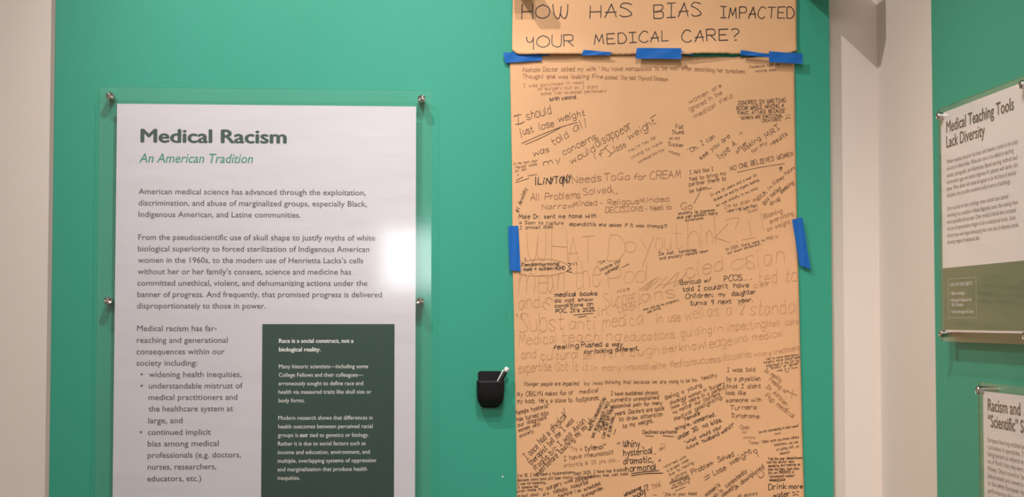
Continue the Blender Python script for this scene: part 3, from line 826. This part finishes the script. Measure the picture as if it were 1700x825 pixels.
(D, 1.5, [(1034,742,1062,741,12,'Whiny'), (1064,741,1066,741,5,','), (1035,756.5,1083,752,12,'hysterical'), (1086,753,1088,753,4,','), (1035,770.5,1084,767,12,'dramatic,'), (1039,783.5,1089,779,12,'hormonal')],
     [[(1048,786),(1070,783),(1094,781)], [(1048,789.5),(1072,786),(1100,785)], [(1025,737),(1026,734)], [(1028,737),(1029,734)], [(1094,766),(1094,763)], [(1096,765.5),(1096,762.5)]]),
(D, 1.1, [(1095,748,1105,744,6,'all'), (1095,740,1108,738,3,'""""')], []),
(D, 1.1, [(859,792,952,785.5,5.5,"I'm 33. I had have a hysterectomy"), (953,788,1037,781.5,5.5,'Sept 2025. I have had trouble'), (859,799,943,794,5,'Because there have still been told'), (945,795,1043,788,5,'its nothing but they that, cant today'), (859,805,908,802,4.8,'it was not happening...'), (859,811,893,809,4.8,'If someone had'), (858,817.5,901,813,5.2,'when made my'), (859,825,895,822,5,'great deal!')], []),
(M_, 1.3, [(908,813,933,804,7,'surgery'), (937,803,951,799,6,'was'), (955,800,987,792,6.5,'cancelled'), (919,818,942,814,7,'catholic'), (949,811,977,802,7,'hospital'), (928,826,950,819,6.5,'before'), (955,819,965,815,6,'is'), (970,815,997,804,6.5,'scheduled'), (967,826,1003,811,6.5,'transgender.'), (902,823,911,820,6,'at a')], []),
(D, 1.0, [(1102,777,1139,759,5,'returned with'), (1108,783.5,1143,764,5,'a proper case'), (1111,790,1151,769,5,'due to having'), (1115,796.5,1140,784,5,'a chronic'), (1112,802,1143,790,4.8,'complications'), (1117,807,1146,794,4.8,'so not after'), (1115,812,1147,799,4.8,'everything"')], [[(1121,815),(1130,811),(1137,808)], [(1112,802.5),(1142,791)]]),
(D, 1.1, [(1101,823,1156,821,6,'"Its in your head'), (1225,825,1257,821,5.5,'all doctors')], []),
(D, 1.5, [(1037,824,1066,811,7.5,'whatever'), (1056,828,1072,815,9,'body'), (1072,815,1077,812,8,'?')], [[(1070,812),(1071,825)]]),
(T, 1.2, [(1083,812,1098,805,8,"This'")], [[(1084,821),(1090,822)]]),
(M_, 1.3, [(1172,824,1195,806,7.5,"women's"), (1206,809,1240,784,7.5,'consistently'), (1182,830,1200,815,7,'pain in'), (1199,825,1217,812,7.5,'viewed'), (1221,813,1227,808,7,'&'), (1231,804,1268,776,8,'downplayed')], [[(1268,779),(1266,772)], [(1258,789),(1263,793),(1268,787),(1264,781)]]),
]
SPLIT = {i_ for i_, n_ in enumerate(NOTES) if n_[0] == FA} | {0, 13, 15, 16, 74}
NOTES2 = []
for q_, note in enumerate(NOTES):
    if q_ in SPLIT:
        NOTES2 += [(note[0], note[1], [l], []) for l in note[2]] + [(note[0], note[1], [], [e]) for e in note[3]]
    else:
        NOTES2.append(note)
for ink_i, wpx, lines, extra in NOTES2:
    ink = Ink(relief_main)
    for l in lines:
        ink.line(*l, wpx)
    for e in extra:
        ink.stroke(spline([tuple(p) for p in e], 5), wpx)
    ink.build('handwritten_note', M_INKS[ink_i], ks)

# ------------------------------------------------------------------ blue masking tape
def tape(corners, label, depth, ragged=0.0, sag=0.0):
    """corners in photo pixels: tl, tr, br, bl"""
    P = [on_y(x, y, -depth) for x, y in corners]
    nu, nv = 16, 5
    rn = random.Random(int(corners[0][0]))
    V, Fs = [], []
    rl = [rn.uniform(-1, 1) * ragged for _ in range(nv + 1)]
    rt = [rn.uniform(-1, 1) * ragged for _ in range(nv + 1)]
    for s in (0, 1):
        for j in range(nv + 1):
            for i in range(nu + 1):
                u, v = i / nu, j / nv
                p = P[0].lerp(P[1], u).lerp(P[3].lerp(P[2], u), v)
                ax = (P[1] - P[0]).normalized()
                p = p + ax * (rl[j] * (1 - u) ** 6 + rt[j] * u ** 6)
                d = depth + 0.0006 * math.sin(40 * p.x + 23 * p.z) + 0.0004 * math.sin(9 * u + 4 * v)
                V.append((p.x, -d + s * 0.0003, p.z))
    W = nu + 1; N = W * (nv + 1)
    for j in range(nv):
        for i in range(nu):
            a = j * W + i
            Fs.append((a, a + W, a + W + 1, a + 1)); Fs.append((N + a, N + a + 1, N + a + W + 1, N + a + W))
    bd = [i for i in range(W)] + [j * W + nu for j in range(1, nv + 1)] + [nv * W + i for i in range(nu - 1, -1, -1)] + [j * W for j in range(nv - 1, 0, -1)]
    for k in range(len(bd)):
        a, b = bd[k], bd[(k + 1) % len(bd)]
        Fs.append((a, b, N + b, N + a))
    o = mesh('masking_tape', V, Fs, M_TAPE, None, smooth=False)
    tag(o, label, 'tape', 'blue masking tape on the kraft paper')
    return o
tape([(835, 87.5), (900.5, 84), (899.5, 100.5), (839, 104.5)], 'wide blue tape piece at the left end of the seam between banner and sheet', 0.0092)
tape([(900, 89.5), (912, 89.8), (912, 92), (900, 92)], 'thin sliver of blue tape at the right of the leftmost seam tape', 0.0085)
tape([(969, 82.5), (1016, 87), (1013, 91.5), (965, 92)], 'small tapering blue tape piece below the letter M of the banner', 0.0150)
tape([(1057, 79.5), (1131, 80), (1131.5, 98), (1055.5, 97)], 'wide blue tape piece at the middle of the seam below MEDICAL', 0.0162, 0.0006)
tape([(1131, 85), (1151, 88), (1150, 91.5), (1131, 90)], 'short narrow blue tape strip right of the middle seam tape', 0.0150)
tape([(1230, 83), (1277, 90), (1277, 95), (1228.5, 91)], 'slanting narrow blue tape strip left of the right seam tape', 0.0150)
tape([(1276.5, 85), (1332.5, 89), (1332, 106), (1277, 103)], 'wide blue tape piece at the right end of the seam', 0.0165)
tape([(843.5, 375.5), (860.5, 374.5), (864.5, 450.5), (846, 448.5)], 'upright blue tape piece on the left edge of the long sheet', 0.0088, 0.0004)
tape([(1315, 364.5), (1332, 360.5), (1345.5, 446.5), (1327, 440.5)], 'slanted blue tape piece on the right edge of the long sheet', 0.0088, 0.0006)

# ------------------------------------------------------------------ marker holder and marker
c = on_y(814, 648, -0.015)
CXh = c.x
PH = thing('marker_holder', 'small black plastic pocket holder fixed to the green wall left of the kraft sheet', 'holder', (CXh, 0, on_y(814, 680, 0).z))
def rr_outline(w, ztop, zbot, rt, rb, taper=0.0):
    pts = []
    for cx, cz, a, r in ((w / 2 - rt, ztop - rt, 0, rt), (-w / 2 + rt, ztop - rt, 90, rt), (-w / 2 + taper + rb, zbot + rb, 180, rb), (w / 2 - taper - rb, zbot + rb, 270, rb)):
        for k in range(7):
            t = R(a + 15 * k)
            pts.append((cx + r * math.cos(t), cz + r * math.sin(t)))
    return pts
zt_b = on_y(814, 616, -0.004).z
zb_b = on_y(814, 677, -0.004).z
bp = rr_outline(0.050, zt_b, zb_b, 0.006, 0.014, 0.002)
n = len(bp)
V = [(CXh + x, -0.0045, z) for x, z in bp] + [(CXh + x, 0.0, z) for x, z in bp]
Fs = [tuple(range(n - 1, -1, -1)), tuple(range(n, 2 * n))] + [(i, (i + 1) % n, n + (i + 1) % n, n + i) for i in range(n)]
mesh('back_plate', V, Fs, M_BLACK, PH)
# pocket: rings from rim down to rounded bottom, hollow inside
zr = on_y(814, 632.5, -0.03).z
zb = on_y(814, 673.5, -0.03).z
bm = bmesh.new()
def ring(z, w, d, inset=0.0, flip=False):
    pts = []
    N2 = 24
    for k in range(N2):
        t = 2 * math.pi * k / N2
        e = 0.42
        x = (w / 2 - inset) * math.copysign(abs(math.cos(t)) ** e, math.cos(t))
        y = (d / 2 - inset) * math.copysign(abs(math.sin(t)) ** e, math.sin(t))
        pts.append(bm.verts.new((CXh + x, -0.0045 - d / 2 + y, z)))
    return pts
H = zr - zb
prof = [(zr, .0578, .034), (zr - .004, .0572, .0335), (zr - H * .4, .0562, .032), (zr - H * .7, .0545, .029), (zr - H * .86, .050, .024), (zr - H * .96, .042, .017), (zr - H, .030, .010)]
rg = [ring(*p) for p in prof]
inn = [ring(z, wd, d, .0028) for z, wd, d in prof[:4]]
for a, b in zip(rg, rg[1:]):
    for k in range(24):
        bm.faces.new((a[k], a[(k + 1) % 24], b[(k + 1) % 24], b[k]))
bm.faces.new(rg[-1])
for k in range(24):
    bm.faces.new((rg[0][k], inn[0][k], inn[0][(k + 1) % 24], rg[0][(k + 1) % 24]))
for a, b in zip(inn, inn[1:]):
    for k in range(24):
        bm.faces.new((a[k], b[k], b[(k + 1) % 24], a[(k + 1) % 24]))
bm.faces.new(inn[-1])
bmesh.ops.recalc_face_normals(bm, faces=bm.faces[:])
from_bm('pocket', bm, M_BLACK, PH, smooth=True)
# marker: black barrel, white cap end, leaning out to the right
def tube_bm(p0, p1, r0, r1, N=18, caps=True):
    bm = bmesh.new()
    d = (p1 - p0).normalized()
    q = d.to_track_quat('Z', 'Y')
    rings = []
    L = (p1 - p0).length
    for t, r in ((0, r0 * .8), (0.02, r0), (0.97, r1), (1, r1 * .8)):
        rings.append([bm.verts.new(p0 + d * L * t + q @ Vector((r * math.cos(2 * math.pi * k / N), r * math.sin(2 * math.pi * k / N), 0))) for k in range(N)])
    for a, b in zip(rings, rings[1:]):
        for k in range(N):
            bm.faces.new((a[k], a[(k + 1) % N], b[(k + 1) % N], b[k]))
    bm.faces.new(rings[0][::-1]); bm.faces.new(rings[-1])
    return bm
tipp = on_y(842.5, 610, -0.020)
low = on_y(824.5, 645, -0.022)
dv = (tipp - low).normalized()
MK = thing('marker_pen', 'black and white marker pen leaning out of the black holder on the wall', 'pen', low)
from_bm('barrel', tube_bm(low, tipp - dv * 0.010, 0.0048, 0.0048), M_BLACK, MK, smooth=True)
from_bm('cap_end', tube_bm(tipp - dv * 0.010, tipp, 0.0050, 0.0046), M_WHITEPL, MK, smooth=True)
# white clip running along the left of the barrel
nrm = Vector((-dv.z, 0, dv.x))
off = nrm * 0.0052
from_bm('clip', tube_bm(low + dv * 0.012 + off, tipp - dv * 0.008 + off * 0.9, 0.0016, 0.0018, 8), M_WHITEPL, MK, smooth=True)

# ------------------------------------------------------------------ small marks on the green paint
V, Fs = [], []
for pts in ([(838, 518), (841, 520), (839, 524), (841, 528)], [(840, 533), (839.5, 539)], [(842, 493), (845, 489)]):
    for (a, b), (c_, d_) in zip(pts, pts[1:]):
        p, q = on_y(a, b, -0.0004), on_y(c_, d_, -0.0004)
        n_ = len(V)
        s = Vector((0.0005, 0, 0.0002))
        V += [p - s, p + s, q + s, q - s]
        Fs.append((n_, n_ + 1, n_ + 2, n_ + 3))
mesh('scuff_mark', V, Fs, M_SCUFF, wb)
p = on_y(834.5, 791, -0.0005)
V = [(p.x + 0.0018 * math.cos(k), p.y, p.z + 0.002 * math.sin(k)) for k in [i * math.pi / 4 for i in range(8)]]
mesh('paint_chip', V, [tuple(range(8))], M_WHITEPL, wb)

# ------------------------------------------------------------------ track lamps over the display (above the picture)
M_TRACK = mat('track_white', srgb(205, 200, 194), 0.5)
M_LENS = emit('lamp_lens', (1, 0.92, 0.85, 1), 4.0)
tr = box('track_rail', -1.6, 0.95, -1.75, -1.715, 3.84, 3.9, M_TRACK)
tag(tr, 'white ceiling track above the wall signs', 'track')
for loc, aim, lab in ((LAMP_A, AIM_A, 'white track spotlight nearest the wall between poster and kraft sheet'), (LAMP_B, AIM_B, 'white track spotlight over the poster, left one'),
                 (LAMP_C, AIM_C, 'white track spotlight set furthest from the wall, turned to the right wall'), (FILL_D, AIM_D, 'added white track spotlight, fill for the middle of the kraft sheet')):
    L0 = Vector(loc)
    dd = (Vector(aim) - L0).normalized()
    t = thing('track_spotlight', lab, 'lamp', L0, 'track spotlights')
    from_bm('lamp_can', tube_bm(L0 - dd * 0.16, L0 - dd * 0.03, 0.045, 0.05), M_TRACK, t, smooth=True)
    from_bm('lamp_lens', tube_bm(L0 - dd * 0.03, L0 - dd * 0.028, 0.043, 0.043), M_LENS, t)
    top = L0 - dd * 0.10
    from_bm('lamp_arm', tube_bm(Vector((top.x, top.y, top.z)), Vector((top.x, -1.73, 3.86)), 0.008, 0.008, 8), M_TRACK, t)
